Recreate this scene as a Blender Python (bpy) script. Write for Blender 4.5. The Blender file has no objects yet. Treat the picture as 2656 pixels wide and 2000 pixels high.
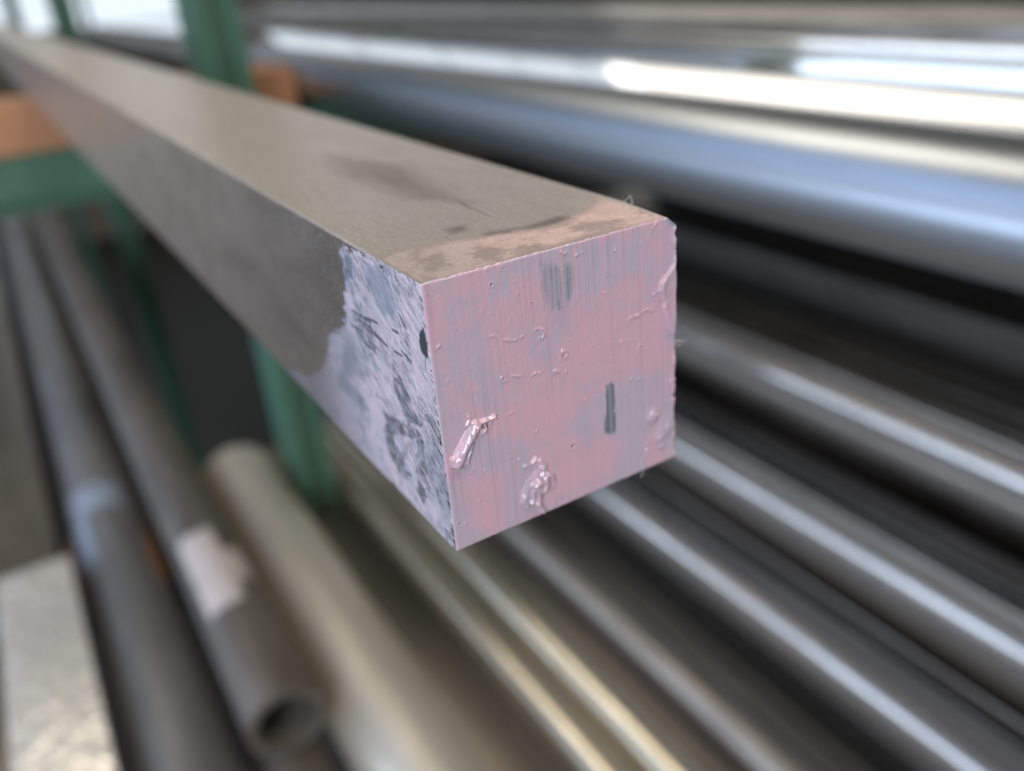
import bpy, math, random
import numpy as np
from mathutils import Matrix, Vector

scene = bpy.context.scene
COL = scene.collection

# ------------------------------------------------------------------ camera
cam_d = bpy.data.cameras.new('camera')
cam = bpy.data.objects.new('camera', cam_d)
COL.objects.link(cam)
RIGHT = Vector((0.8496530708811367, -0.5212620195498505, -0.0798471421972338))
DOWN = Vector((-0.2964875792975722, -0.3469760740627904, -0.8897767806310967))
FWD = Vector((0.4361017936956002, 0.7796752599658298, -0.44935700120582955))
cam.matrix_world = Matrix((
    (RIGHT.x, -DOWN.x, -FWD.x, -0.048884),
    (RIGHT.y, -DOWN.y, -FWD.y, -0.112775),
    (RIGHT.z, -DOWN.z, -FWD.z, 0.043101),
    (0, 0, 0, 1)))
cam_d.sensor_width = 36.0
cam_d.lens = 29.977
cam_d.clip_start = 0.005
cam_d.clip_end = 100
cam_d.dof.use_dof = True
cam_d.dof.focus_distance = 0.138
cam_d.dof.aperture_fstop = 8.0
scene.camera = cam

# ------------------------------------------------------------------ light
scene.view_settings.view_transform = 'Standard'
scene.view_settings.look = 'None'
scene.view_settings.exposure = 0.0
scene.view_settings.gamma = 1.0
world = bpy.data.worlds.new('World')
scene.world = world
world.use_nodes = True
bg = world.node_tree.nodes['Background']
bg.inputs[0].default_value = (0.62, 0.60, 0.56, 1)
bg.inputs[1].default_value = 0.085


def area(name, loc, target, sx, sy, watt, color):
    d = bpy.data.lights.new(name, 'AREA')
    d.shape = 'RECTANGLE'
    d.size, d.size_y, d.energy, d.color = sx, sy, watt, color
    o = bpy.data.objects.new(name, d)
    COL.objects.link(o)
    o.location = loc
    o.rotation_euler = (Vector(target) - Vector(loc)).to_track_quat('-Z', 'Y').to_euler()
    return o


# low open doorway to the right, skylight strip to the left, open shop behind the photographer
area('doorway_daylight', (4.1, 2.6, 0.62), (0.4, 0.4, 0.1), 3.6, 1.0, 24, (1.0, 0.95, 0.87))
area('side_door_light', (-1.75, 1.2, -0.05), (0.3, 1.1, -0.05), 2.6, 1.2, 38, (0.64, 0.79, 1.0))
area('side_window_light', (-1.85, 1.5, 1.4), (0.3, 1.0, 0.4), 3.0, 1.8, 20, (0.50, 0.68, 1.0))
area('far_side_window_light', (-2.2, 4.6, 0.9), (0.3, 2.5, 0.0), 2.6, 0.6, 4, (0.60, 0.76, 1.0))
area('shop_light', (-1.9, -2.1, 0.9), (0.0, 0.0, -0.1), 1.6, 1.6, 90, (0.95, 0.95, 1.0))
area('roof_light', (-0.25, 2.2, 2.6), (0.0, 1.2, 0.0), 1.2, 1.8, 28, (1.0, 0.88, 0.70))
area('top_fill_light', (0.7, -0.8, 2.5), (0.1, 0.3, 0.0), 1.4, 0.9, 50, (1.0, 0.88, 0.74))  # warm fill lamp added behind the camera to brighten the bar top








# ------------------------------------------------------------------ materials
def mat(name):
    m = bpy.data.materials.new(name)
    m.use_nodes = True
    nt = m.node_tree
    b = nt.nodes['Principled BSDF']
    return m, nt, b


def N(nt, t, **kw):
    n = nt.nodes.new(t)
    for k, v in kw.items():
        if k.startswith('i_'):
            key = k[2:]
            n.inputs[int(key) if key.isdigit() else key].default_value = v
        else:
            setattr(n, k, v)
    return n


def ramp(nt, src, stops):
    r = nt.nodes.new('ShaderNodeValToRGB')
    e = r.color_ramp.elements
    while len(e) < len(stops):
        e.new(0.5)
    for i, (p, c) in enumerate(stops):
        e[i].position = p
        e[i].color = (c, c, c, 1) if not isinstance(c, tuple) else (*c, 1)
    nt.links.new(src, r.inputs[0])
    return r


def steel(name, col_a, col_b, rough=(0.25, 0.45), stretch=6.0, scale=60.0, metallic=1.0, grime=0.35,
          grime_col=(0.05, 0.035, 0.022), bump=0.15, spangle=0.0):
    """brushed mill-finish metal, its grain running along the Y axis of the object"""
    m, nt, b = mat(name)
    L = nt.links.new
    tc = N(nt, 'ShaderNodeTexCoord')
    mp = N(nt, 'ShaderNodeMapping')
    mp.inputs['Scale'].default_value = (1, 1.0 / stretch, 1)
    L(tc.outputs['Object'], mp.inputs[0])
    n1 = N(nt, 'ShaderNodeTexNoise', i_Scale=scale, i_Detail=5.0, i_Roughness=0.62)
    L(mp.outputs[0], n1.inputs['Vector'])
    n2 = N(nt, 'ShaderNodeTexNoise', i_Scale=9.0, i_Detail=6.0, i_Roughness=0.7)
    mp2 = N(nt, 'ShaderNodeMapping')
    mp2.inputs['Scale'].default_value = (1, 0.35, 1)
    mp2.inputs['Location'].default_value = (3.1, 1.7, 0.3)
    L(tc.outputs['Object'], mp2.inputs[0])
    L(mp2.outputs[0], n2.inputs['Vector'])
    n3 = N(nt, 'ShaderNodeTexNoise', i_Scale=900.0, i_Detail=2.0)
    mp3 = N(nt, 'ShaderNodeMapping')
    mp3.inputs['Scale'].default_value = (1, 0.05, 1)
    L(tc.outputs['Object'], mp3.inputs[0])
    L(mp3.outputs[0], n3.inputs['Vector'])
    mix = N(nt, 'ShaderNodeMix', data_type='RGBA')
    mix.inputs[6].default_value = (*col_a, 1)
    mix.inputs[7].default_value = (*col_b, 1)
    L(ramp(nt, n1.outputs[0], [(0.35, 0.0), (0.68, 1.0)]).outputs[0], mix.inputs[0])
    gm = N(nt, 'ShaderNodeMix', data_type='RGBA')
    g = ramp(nt, n2.outputs[0], [(0.48, 0.0), (0.75, grime)])
    L(g.outputs[0], gm.inputs[0])
    L(mix.outputs[2], gm.inputs[6])
    gm.inputs[7].default_value = (*grime_col, 1)
    L(gm.outputs[2], b.inputs['Base Color'])
    mr = N(nt, 'ShaderNodeMapRange', i_1=0.3, i_2=0.7, i_3=rough[0], i_4=rough[1])
    L(n1.outputs[0], mr.inputs[0])
    L(mr.outputs[0], b.inputs['Roughness'])
    mm = N(nt, 'ShaderNodeMapRange', i_1=0.0, i_2=1.0, i_3=metallic, i_4=metallic * 0.4)
    L(g.outputs[0], mm.inputs[0])
    L(mm.outputs[0], b.inputs['Metallic'])
    if bump:
        bp = N(nt, 'ShaderNodeBump', i_Strength=bump, i_Distance=0.0002)
        L(n3.outputs[0], bp.inputs['Height'])
        L(bp.outputs[0], b.inputs['Normal'])
        if spangle:
            n4 = N(nt, 'ShaderNodeTexNoise', i_Scale=70.0, i_Detail=3.0)
            L(tc.outputs['Object'], n4.inputs['Vector'])
            b4 = N(nt, 'ShaderNodeBump', i_Strength=spangle, i_Distance=0.004)
            L(n4.outputs[0], b4.inputs['Height'])
            L(bp.outputs[0], b4.inputs['Normal'])
            L(b4.outputs[0], b.inputs['Normal'])
    return m


def painted(name, col, chip=(0.05, 0.04, 0.03), rough=0.4, scale=30.0, amount=0.25):
    m, nt, b = mat(name)
    L = nt.links.new
    tc = N(nt, 'ShaderNodeTexCoord')
    n = N(nt, 'ShaderNodeTexNoise', i_Scale=scale, i_Detail=7.0, i_Roughness=0.7)
    L(tc.outputs['Object'], n.inputs['Vector'])
    mix = N(nt, 'ShaderNodeMix', data_type='RGBA')
    mix.inputs[6].default_value = (*col, 1)
    mix.inputs[7].default_value = (*chip, 1)
    L(ramp(nt, n.outputs[0], [(0.55, 0.0), (0.72, amount * 3)]).outputs[0], mix.inputs[0])
    L(mix.outputs[2], b.inputs['Base Color'])
    b.inputs['Roughness'].default_value = rough
    bp = N(nt, 'ShaderNodeBump', i_Strength=0.3, i_Distance=0.001)
    L(n.outputs[0], bp.inputs['Height'])
    L(bp.outputs[0], b.inputs['Normal'])
    return m


def tag(o, label=None, cat=None, group=None, kind=None):
    if label: o['label'] = label
    if cat: o['category'] = cat
    if group: o['group'] = group
    if kind: o['kind'] = kind
    return o


def link(name, me, m, parent=None):
    o = bpy.data.objects.new(name, me)
    COL.objects.link(o)
    if m is not None:
        me.materials.append(m)
    if parent is not None:
        o.parent = parent
    return o


def empty(name, loc=(0, 0, 0), rz=0.0):
    o = bpy.data.objects.new(name, None)
    COL.objects.link(o)
    o.location = loc
    o.rotation_euler = (0, 0, rz)
    o.empty_display_size = 0.05
    return o


def mesh(name, v, f, sharp=30):
    me = bpy.data.meshes.new(name)
    me.from_pydata([tuple(p) for p in v], [], f)
    me.validate()
    me.shade_smooth()
    if sharp:
        me.set_sharp_from_angle(angle=math.radians(sharp))
    me.update()
    return me


# ------------------------------------------------------------------ profiles swept along Y
def rect_profile(w, h, r, n=4):
    pts = []
    r = min(r, w / 2 - 1e-5, h / 2 - 1e-5)
    for cx, cz, a0 in ((w / 2 - r, h / 2 - r, 0), (-w / 2 + r, h / 2 - r, 90), (-w / 2 + r, -h / 2 + r, 180), (w / 2 - r, -h / 2 + r, 270)):
        for k in range(n + 1):
            a = math.radians(a0 + 90 * k / n)
            pts.append((cx + r * math.cos(a), cz + r * math.sin(a)))
    return pts


def round_profile(r, n=40):
    return [(r * math.cos(2 * math.pi * k / n), r * math.sin(2 * math.pi * k / n)) for k in range(n)]


def sweep_y(outer, inner, y0, y1, segs=10, bow=0.0, seed=0):
    """profile(s) in XZ carried along Y; hollow when an inner profile is given"""
    rnd = random.Random(seed)
    v, f = [], []
    n = len(outer)
    ph = rnd.random() * 6.28
    ys = [y0 + (y1 - y0) * k / segs for k in range(segs + 1)]
    off = [bow * math.sin(3.1 * (y - y0) / (y1 - y0) + ph) for y in ys]
    for prof in ([outer, inner] if inner else [outer]):
        for y, o in zip(ys, off):
            v += [(x + o, y, z) for x, z in prof]
    R = len(ys)

    def ring(k, layer):
        return (layer * R + k) * n
    for k in range(R - 1):
        a, b = ring(k, 0), ring(k + 1, 0)
        f += [(a + i, a + (i + 1) % n, b + (i + 1) % n, b + i) for i in range(n)]
        if inner:
            a, b = ring(k, 1), ring(k + 1, 1)
            f += [(a + (i + 1) % n, a + i, b + i, b + (i + 1) % n) for i in range(n)]
    if inner:
        a, b = ring(0, 0), ring(0, 1)
        f += [(a + (i + 1) % n, a + i, b + i, b + (i + 1) % n) for i in range(n)]
        a, b = ring(R - 1, 0), ring(R - 1, 1)
        f += [(a + i, a + (i + 1) % n, b + (i + 1) % n, b + i) for i in range(n)]
    else:
        f.append(tuple(range(n)))
        f.append(tuple(reversed([ring(R - 1, 0) + i for i in range(n)])))
    return v, f


def stock(name, label, cat, kind, x, z, size, y0, y1, m, group=None, rz=0.0, seed=0, bow=0.0006, roll=0.0):
    """one length of metal stock lying along Y, its axis through (x, z)"""
    if kind == 'tube':
        v, f = sweep_y(round_profile(size[0]), round_profile(size[0] - size[1]), y0, y1, 12, bow, seed)
    elif kind == 'rod':
        rz = random.Random(seed * 7 + 1).uniform(-0.0018, 0.0018)
        bow *= 2.2
        v, f = sweep_y(round_profile(size[0]), None, y0, y1, 12, bow, seed)
    elif kind == 'bar':
        v, f = sweep_y(rect_profile(size[0], size[1], size[2]), None, y0, y1, 12, bow, seed)
    elif kind == 'box':
        v, f = sweep_y(rect_profile(size[0], size[1], size[2]), rect_profile(size[0] - 2 * size[3], size[1] - 2 * size[3], max(size[2] - size[3], 0.0008)), y0, y1, 12, bow, seed)
    o = link(name, mesh(name, v, f), m)
    o.location = (x, 0, z)
    o.rotation_euler = (0, math.radians(roll), rz)
    return tag(o, label, cat, group)


def box_mesh(name, x0, x1, y0, y1, z0, z1, bev=0.002):
    import bmesh
    bm = bmesh.new()
    bmesh.ops.create_cube(bm, size=1.0)
    for v in bm.verts:
        v.co = Vector(((x0 + x1) / 2 + v.co.x * (x1 - x0), (y0 + y1) / 2 + v.co.y * (y1 - y0), (z0 + z1) / 2 + v.co.z * (z1 - z0)))
    if bev:
        bmesh.ops.bevel(bm, geom=bm.edges[:], offset=bev, segments=2, affect='EDGES')
    me = bpy.data.meshes.new(name)
    bm.to_mesh(me)
    bm.free()
    me.shade_smooth()
    me.set_sharp_from_angle(angle=math.radians(40))
    return me


M_GREEN = painted('rack_green', (0.060, 0.145, 0.100), rough=0.42, amount=0.15)
M_GROOVE = painted('rack_green_worn_shaded', (0.035, 0.085, 0.055), rough=0.5, amount=0.25)  # more chipped green, darkened for the shade in the groove
M_ORANGE = painted('beam_orange', (0.37, 0.185, 0.095), chip=(0.12, 0.06, 0.03), rough=0.55, amount=0.12)
M_FLOOR = painted('concrete', (0.025, 0.023, 0.02), chip=(0.015, 0.014, 0.012), rough=0.75, scale=2.0)
M_WALL = painted('wall_sheet', (0.16, 0.14, 0.11), chip=(0.1, 0.09, 0.07), rough=0.8, scale=2.0)

# ------------------------------------------------------------------ setting
o = link('floor', box_mesh('floor', -6, 6, -4, 6.2, -1.42, -1.4, 0), M_FLOOR); tag(o, kind='structure')
wall = empty('back_wall', (0, 6.0, 0)); tag(wall, kind='structure')
WX0, WX1, WZ0, WZ1 = -0.1, 1.45, -0.16, 1.5
for nm, a in (('wall_panel', (-6, WX0, 0, 0.1, -1.4, 3.2)), ('wall_panel', (WX1, 6, 0, 0.1, -1.4, 3.2)),
              ('wall_panel', (WX0, WX1, 0, 0.1, -1.4, WZ0)), ('wall_panel', (WX0, WX1, 0, 0.1, WZ1, 3.2))):
    link(nm, box_mesh(nm, *a, 0), M_WALL, wall)
mw, nt, b = mat('window_daylight')
b.inputs['Base Color'].default_value = (0.5, 0.55, 0.6, 1)
b.inputs['Emission Color'].default_value = (0.80, 0.90, 1.0, 1)
b.inputs['Emission Strength'].default_value = 0.95
unseen_window = empty('window', (0, 5.9, 0)); tag(unseen_window, kind='structure')  # unseen glowing panes added for the pale reflection in the polished flat
for k in range(5):
    xa = 1.75 + 0.62 * k
    link('pane', box_mesh('pane', xa - 0.012, xa + 0.590, 0.0, 0.006, 0.0, 1.5, 0), mw, unseen_window)
    link('window_bar', box_mesh('window_bar', xa + 0.592, xa + 0.606, -0.01, 0.02, 0.18, 1.5, 0.003), M_GREEN, unseen_window)
win = empty('window', (0, 6.02, 0)); tag(win, kind='structure')
for k in range(2):
    xa = WX0 + (WX1 - WX0) * k / 2
    link('pane', box_mesh('pane', xa + 0.02, xa + (WX1 - WX0) / 2 - 0.02, 0.03, 0.036, WZ0 + 0.02, WZ1 - 0.02, 0), mw, win)
    link('window_bar', box_mesh('window_bar', xa - 0.018, xa + 0.018, 0.0, 0.06, WZ0 + 0.02, WZ1 - 0.02, 0.003), M_GREEN, win)

# ------------------------------------------------------------------ storage rack
def post(y, label):
    p = empty('rack_post', (0.1805, y, -1.4)); tag(p, label, 'rack post', 'green posts of the storage rack')
    w, d, t, H = 0.047, 0.07, 0.0035, 3.2
    # C-shaped channel, its slotted face towards the photographer
    prof = [(-w/2, 0), (w/2, 0), (w/2, d), (w/2 - 0.016, d), (w/2 - 0.016, d - t), (w/2 - t, d - t), (w/2 - t, t), (-w/2 + t, t), (-w/2 + t, d - t), (-w/2 + 0.016, d - t), (-w/2 + 0.016, d), (-w/2, d)]
    n = len(prof)
    v = [(a, c, 0) for a, c in prof] + [(a, c, H) for a, c in prof]
    f = [(i, (i + 1) % n, n + (i + 1) % n, n + i) for i in range(n)] + [tuple(reversed(range(n))), tuple(range(n, 2 * n))]
    link('channel', mesh('channel', v, f), M_GREEN, p)
    # ribs and groove strip; the groove's shade is put into its darker green
    link('face_rib', box_mesh('face_rib', -w/2 + 0.003, -w/2 + 0.014, -0.004, -0.0005, 0, H, 0.0012), M_GREEN, p)
    link('face_rib', box_mesh('face_rib', w/2 - 0.014, w/2 - 0.003, -0.004, -0.0005, 0, H, 0.0012), M_GREEN, p)
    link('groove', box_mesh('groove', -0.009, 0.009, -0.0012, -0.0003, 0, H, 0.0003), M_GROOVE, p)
    return p


post(0.83, 'green slotted steel rack post standing just behind the painted square bar')
post(2.2, 'green steel rack post farther back, beside the bright window at top left')
post(4.0, 'farthest green rack post at the upper left corner of the picture')


def beam(y, ztop, label, x0=-1.6, x1=2.6):
    p = empty('rack_beam', (0, y, 0)); tag(p, label, 'rack beam', 'green cross beams of the storage rack')
    link('beam_face', box_mesh('beam_face', x0, x1, 0, 0.1, ztop - 0.048, ztop, 0.004), M_GREEN, p)
    link('bottom_lip', box_mesh('bottom_lip', x0, x1, 0.012, 0.09, ztop - 0.060, ztop - 0.0485, 0.002), M_GREEN, p)
    return p


beam(0.905, -0.099, 'green cross beam under the orange block and the painted bar')
beam(0.905, -0.65, 'green cross beam of the shelf below, under the round pipes')
for x0, x1, y, zt, lab in ((-1.5, 0.272, 0.905, -0.0502, 'orange wooden packer on the green beam directly under the painted bar'),
                           (-1.5, 1.3, 0.905, -0.6005, 'orange wooden packer on the lower green beam, glimpsed between two pipes')):
    tag(link('wooden_packer', box_mesh('wooden_packer', x0, x1, y + 0.001, y + 0.099, zt - 0.0480, zt, 0.002), M_ORANGE), lab, 'wood block', 'orange wooden packers on the beams')

# ------------------------------------------------------------------ stock on the upper shelf
S_BLUE = steel('bright_tube', (0.50, 0.545, 0.61), (0.41, 0.45, 0.51), rough=(0.29, 0.42), grime=0.12, scale=25, stretch=14)
S_MIRROR = steel('polished_flat', (0.85, 0.84, 0.82), (0.72, 0.71, 0.69), rough=(0.07, 0.13), grime=0.05, bump=0.05, scale=20, stretch=20)
S_TAN = steel('dull_flat', (0.50, 0.46, 0.41), (0.38, 0.34, 0.30), rough=(0.35, 0.5), grime=0.25, metallic=0.85)
S_DIM = steel('dim_flat', (0.34, 0.31, 0.28), (0.25, 0.225, 0.20), rough=(0.3, 0.45), grime=0.3)
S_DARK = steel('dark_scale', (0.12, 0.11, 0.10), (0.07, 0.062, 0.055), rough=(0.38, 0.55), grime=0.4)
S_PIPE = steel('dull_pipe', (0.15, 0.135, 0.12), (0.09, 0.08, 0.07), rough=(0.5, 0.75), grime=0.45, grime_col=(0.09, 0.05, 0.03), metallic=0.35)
S_GREYPIPE = steel('grey_pipe', (0.23, 0.235, 0.24), (0.16, 0.16, 0.16), rough=(0.4, 0.6), grime=0.4, metallic=0.5)
S_OLIVE = steel('aluminium_tube', (0.74, 0.68, 0.55), (0.64, 0.575, 0.45), rough=(0.15, 0.25), grime=0.2, metallic=0.8)
S_PALE = steel('pale_tube', (0.66, 0.62, 0.54), (0.54, 0.50, 0.43), rough=(0.38, 0.5), grime=0.2, metallic=0.6)
S_SQ = steel('round_edge_steel', (0.66, 0.64, 0.63), (0.50, 0.47, 0.45), rough=(0.11, 0.19), grime=0.25, stretch=20, metallic=0.75)
S_GALV = steel('galvanised', (0.90, 0.87, 0.82), (0.74, 0.71, 0.66), rough=(0.16, 0.34), grime=0.2, scale=40, stretch=2, metallic=0.5, spangle=0.8)

stock('flat_bar', 'dark brown bar behind the near green post at the upper left', 'metal bar', 'bar', 0.275, -0.0745, (0.10, 0.048, 0.003), 1.16, 2.9, S_DARK, seed=7)
stock('round_tube', 'large round bright steel tube with bluish sheen lying right of the painted bar', 'metal tube', 'tube', 0.304, -0.068, (0.0307, 0.003), -0.9, 1.12, S_BLUE, seed=1)
stock('flat_bar', 'wide polished flat bar glaring white behind the bluish round tube', 'metal bar', 'bar', 0.442, -0.0717, (0.21, 0.042, 0.0015), -1.2, 2.9, S_MIRROR, seed=2, rz=-0.004, roll=2.0)
stock('flat_bar', 'dull grey flat bar lying beyond the glaring polished flat bar', 'metal bar', 'bar', 0.72, -0.0665, (0.165, 0.064, 0.003), -1.2, 2.7, S_DIM, seed=3)
stock('flat_bar', 'narrow shiny flat bar with a short yellowish glare at the upper right edge', 'metal bar', 'bar', 0.606, -0.0700, (0.034, 0.050, 0.002), -1.2, 2.4, S_MIRROR, seed=4, roll=1.5)
stock('flat_bar', 'dark flat bar second from the back of the upper shelf', 'metal bar', 'bar', 0.865, -0.066, (0.10, 0.066, 0.002), -1.2, 2.4, S_DARK, seed=8)
stock('square_tube', 'dark square tube along the very top edge of the picture', 'metal tube', 'box', 1.0, -0.045, (0.11, 0.108, 0.006, 0.004), -1.2, 2.9, S_DARK, seed=5)
stock('square_tube', 'brownish square tube farthest back on the upper shelf', 'metal tube', 'box', 1.2, -0.03, (0.2, 0.138, 0.006, 0.004), -1.2, 2.9, S_DIM, seed=6)

# ------------------------------------------------------------------ stock on the lower shelf
G = 'lengths of stock on the lower shelf'
stock('flat_bar', 'broad dark flat bar at the left edge with a bright plate lying on it', 'metal bar', 'bar', -0.22, -0.556, (0.2, 0.088, 0.002), -0.4, 2.9, S_DIM, G, seed=11)
stock('steel_plate', 'short bright galvanised plate on the dark flat bar at the lower left', 'metal plate', 'bar', -0.145, -0.506, (0.072, 0.0115, 0.0015), -0.4, 0.80, S_GALV, seed=12)
stock('round_pipe', 'round grey pipe with a pale tape mark beside the bright plate', 'metal pipe', 'tube', -0.066, -0.5565, (0.0435, 0.004), -0.5, 2.8, S_GREYPIPE, G, seed=13)
stock('round_pipe', 'dull round pipe with white sticker and open end towards the camera', 'metal pipe', 'tube', 0.0173, -0.50, (0.033, 0.0075), 0.43, 2.7, S_PIPE, G, seed=14)
stock('round_pipe', 'dull round pipe lying underneath the open-ended pipe', 'metal pipe', 'tube', 0.0125, -0.5695, (0.0305, 0.004), -0.2, 2.6, S_PIPE, G, seed=15)
stock('round_tube', 'thick round aluminium tube with an olive sheen, right of the open-ended pipe', 'metal tube', 'tube', 0.1015, -0.5525, (0.0475, 0.005), -0.6, 0.93, S_PALE, G, seed=16)
stock('steel_rod', 'slim round rod with the brightest yellow glint at the bottom edge', 'metal rod', 'rod', 0.2335, -0.5785, (0.0215,), -0.6, 1.03, S_OLIVE, G, seed=17)
stock('steel_rod', 'slim round rod with a soft yellow glint, next right of the brightest one', 'metal rod', 'rod', 0.2790, -0.5785, (0.0215,), -0.6, 1.03, S_OLIVE, G, seed=18)
stock('steel_rod', 'brownish round rod with a broad dull tan sheen under the pink end', 'metal rod', 'rod', 0.355, -0.579, (0.0207,), -0.6, 1.03, S_TAN, G, seed=19)
for k, (xl, zt, w, lab) in enumerate(((0.416, -0.500, 0.072, 'round-edged flat bar with the lowest bluish white edge line, running to the bottom right'),
                                      (0.494, -0.448, 0.092, 'round-edged flat bar with the brightest blue edge line, middle of the three'),
                                      (0.612, -0.386, 0.15, 'round-edged flat bar with the highest bluish edge line, just under the dark gap'))):
    stock('flat_bar', lab, 'metal bar', 'bar', xl + w / 2, zt - 0.016, (w, 0.032, 0.0125), -0.6, 1.06, S_SQ, G, seed=20 + k)
    # more flats of differing thickness stacked under it
    z, j = zt - 0.0325, 0
    rnd = random.Random(40 + k)
    while z > -0.595:
        th = min(rnd.choice((0.022, 0.03, 0.026, 0.036)), z + 0.6)
        if th < 0.006:
            break
        off = rnd.uniform(0.004, 0.013) + (0.012 if k == 0 else 0.0)
        stock('flat_bar', '%s flat bar, %s below the %s blue edge line' % (('dull brown', 'grey', 'dark')[j % 3], ('first', 'second', 'third', 'fourth', 'fifth', 'sixth', 'seventh', 'eighth', 'ninth', 'tenth')[j], ('lowest', 'brightest', 'highest')[k]),
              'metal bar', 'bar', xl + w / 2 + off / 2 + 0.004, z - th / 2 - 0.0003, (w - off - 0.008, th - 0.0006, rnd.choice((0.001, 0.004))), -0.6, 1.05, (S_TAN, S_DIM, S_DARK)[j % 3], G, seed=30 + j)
        z -= th
        j += 1
for x, z, r, lab in ((0.452, -0.4945, 0.0055, 'thin dark rod lying on the lowest of the round-edged bars'),
                     (0.4645, -0.4950, 0.005, 'thinner rod touching the thin dark rod on the lowest round-edged bar'),
                     (0.540, -0.4410, 0.007, 'thin brown rod lying on the middle round-edged bar'),
                     (0.567, -0.4425, 0.0055, 'thin rod farther back on the middle round-edged bar'),
                     (0.656, -0.3790, 0.007, 'thin rod lying on the highest round-edged bar, nearest its blue edge'),
                     (0.690, -0.3780, 0.008, 'thin rod in the middle of the highest round-edged bar'),
                     (0.640, -0.3810, 0.005, 'thinnest rod beside the blue edge of the highest round-edged bar'),
                     (0.672, -0.3805, 0.0055, 'thin rod second from the blue edge of the highest round-edged bar'),
                     (0.706, -0.3810, 0.005, 'thin rod squeezed between two thicker ones on the highest bar'),
                     (0.520, -0.4430, 0.005, 'thinnest rod beside the blue edge of the middle round-edged bar'),
                     (0.553, -0.4430, 0.005, 'thin rod between two thicker ones on the middle round-edged bar'),
                     (0.722, -0.3800, 0.006, 'thin rod at the back of the highest round-edged bar')):
    stock('thin_rod', lab, 'metal rod', 'rod', x, z + 0.0002, (r,), -0.6, 1.0, (S_DARK, S_DIM, S_DARK)[int(x * 1000) % 3], 'thin rods lying on the flat bars', seed=int(x * 999))
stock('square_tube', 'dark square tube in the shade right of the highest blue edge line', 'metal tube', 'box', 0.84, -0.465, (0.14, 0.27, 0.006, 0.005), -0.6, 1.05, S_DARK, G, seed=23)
stock('square_tube', 'dark square tube made tall to block light at the back of the lower shelf', 'metal tube', 'box', 1.01, -0.36, (0.18, 0.48, 0.006, 0.005), -0.6, 1.05, S_DARK, G, seed=24)  # hidden from the camera; made this tall to block the doorway light


stock('flat_bar', 'low filler bar added to lighten the dark gap left of the lowest blue edge line', 'metal bar', 'bar', 0.397, -0.588, (0.030, 0.024, 0.002), -0.6, 1.03, S_DIM, G, seed=51)  # this and the next two are fillers added to lift the black gaps
stock('flat_bar', 'low filler bar added to lighten the dark gap between the cream tube and the yellow glinting rods', 'metal bar', 'bar', 0.183, -0.590, (0.050, 0.020, 0.002), -0.6, 1.03, S_DIM, G, seed=52)
stock('flat_bar', 'low narrow filler bar added between the yellow glinting rods and the brownish rod', 'metal bar', 'bar', 0.318, -0.592, (0.020, 0.016, 0.002), -0.6, 1.03, S_TAN, G, seed=53)


def patch(name, label, cat, x, z, r, a0, a1, y0, y1, m, jag=0.004, seed=0):
    """a thin sticker wrapped round a pipe of radius r between angles a0 and a1 (degrees from +X)"""
    rnd = random.Random(seed)
    nu, nv = 16, 10
    v, f = [], []
    for k, rr in enumerate((r + 0.0002, r + 0.0006)):
        for j in range(nv + 1):
            for i in range(nu + 1):
                a = math.radians(a0 + (a1 - a0) * i / nu)
                y = y0 + (y1 - y0) * j / nv
                if k == 1 and (j in (0, nv)):
                    y += rnd.uniform(-jag, jag)
                v.append((x + rr * math.cos(a), y, z + rr * math.sin(a)))
    W = nu + 1
    o1 = W * (nv + 1)
    for j in range(nv):
        for i in range(nu):
            a = j * W + i
            f.append((a, a + 1, a + W + 1, a + W)); f.append((o1 + a, o1 + a + W, o1 + a + W + 1, o1 + a + 1))
    for i in range(nu):
        for j in (0, nv):
            a = j * W + i
            f.append((a, a + 1, o1 + a + 1, o1 + a))
    for j in range(nv):
        for i in (0, nu):
            a = j * W + i
            f.append((a, a + W, o1 + a + W, o1 + a))
    return tag(link(name, mesh(name, v, f), m), label, cat)


M_LABEL = painted('sticker_white', (0.46, 0.42, 0.41), chip=(0.30, 0.27, 0.26), rough=0.6)
M_TAPE = painted('tape_blue_grey', (0.24, 0.28, 0.36), chip=(0.1, 0.11, 0.13), rough=0.45, scale=60, amount=0.3)
patch('sticker', 'torn white paper sticker on the open-ended pipe', 'sticker', 0.0173, -0.50, 0.0337, 72, 135, 0.565, 0.70, M_LABEL, seed=3)
patch('sticker', 'small torn corner of white sticker beside the large one on the pipe', 'sticker', 0.0173, -0.50, 0.0337, 40, 71, 0.60, 0.655, M_LABEL, seed=4)
patch('packer_glimpse', 'small orange patch on the grey pipe, standing in for the packer behind it', 'packer stand-in', -0.066, -0.5565, 0.0440, 2, 42, 0.735, 0.835, M_ORANGE, seed=8)  # orange patch added in place of the packer glimpsed between the pipes
patch('tape_band', 'faded blue grey tape mark across the pipe beside the bright plate', 'tape', -0.066, -0.5565, 0.0442, 55, 140, 0.90, 0.965, M_TAPE, seed=5)
patch('tape_band', 'shorter strip of faded tape running down the left side of the same pipe', 'tape', -0.066, -0.5565, 0.0442, 112, 150, 0.80, 0.899, M_TAPE, seed=6)

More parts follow.
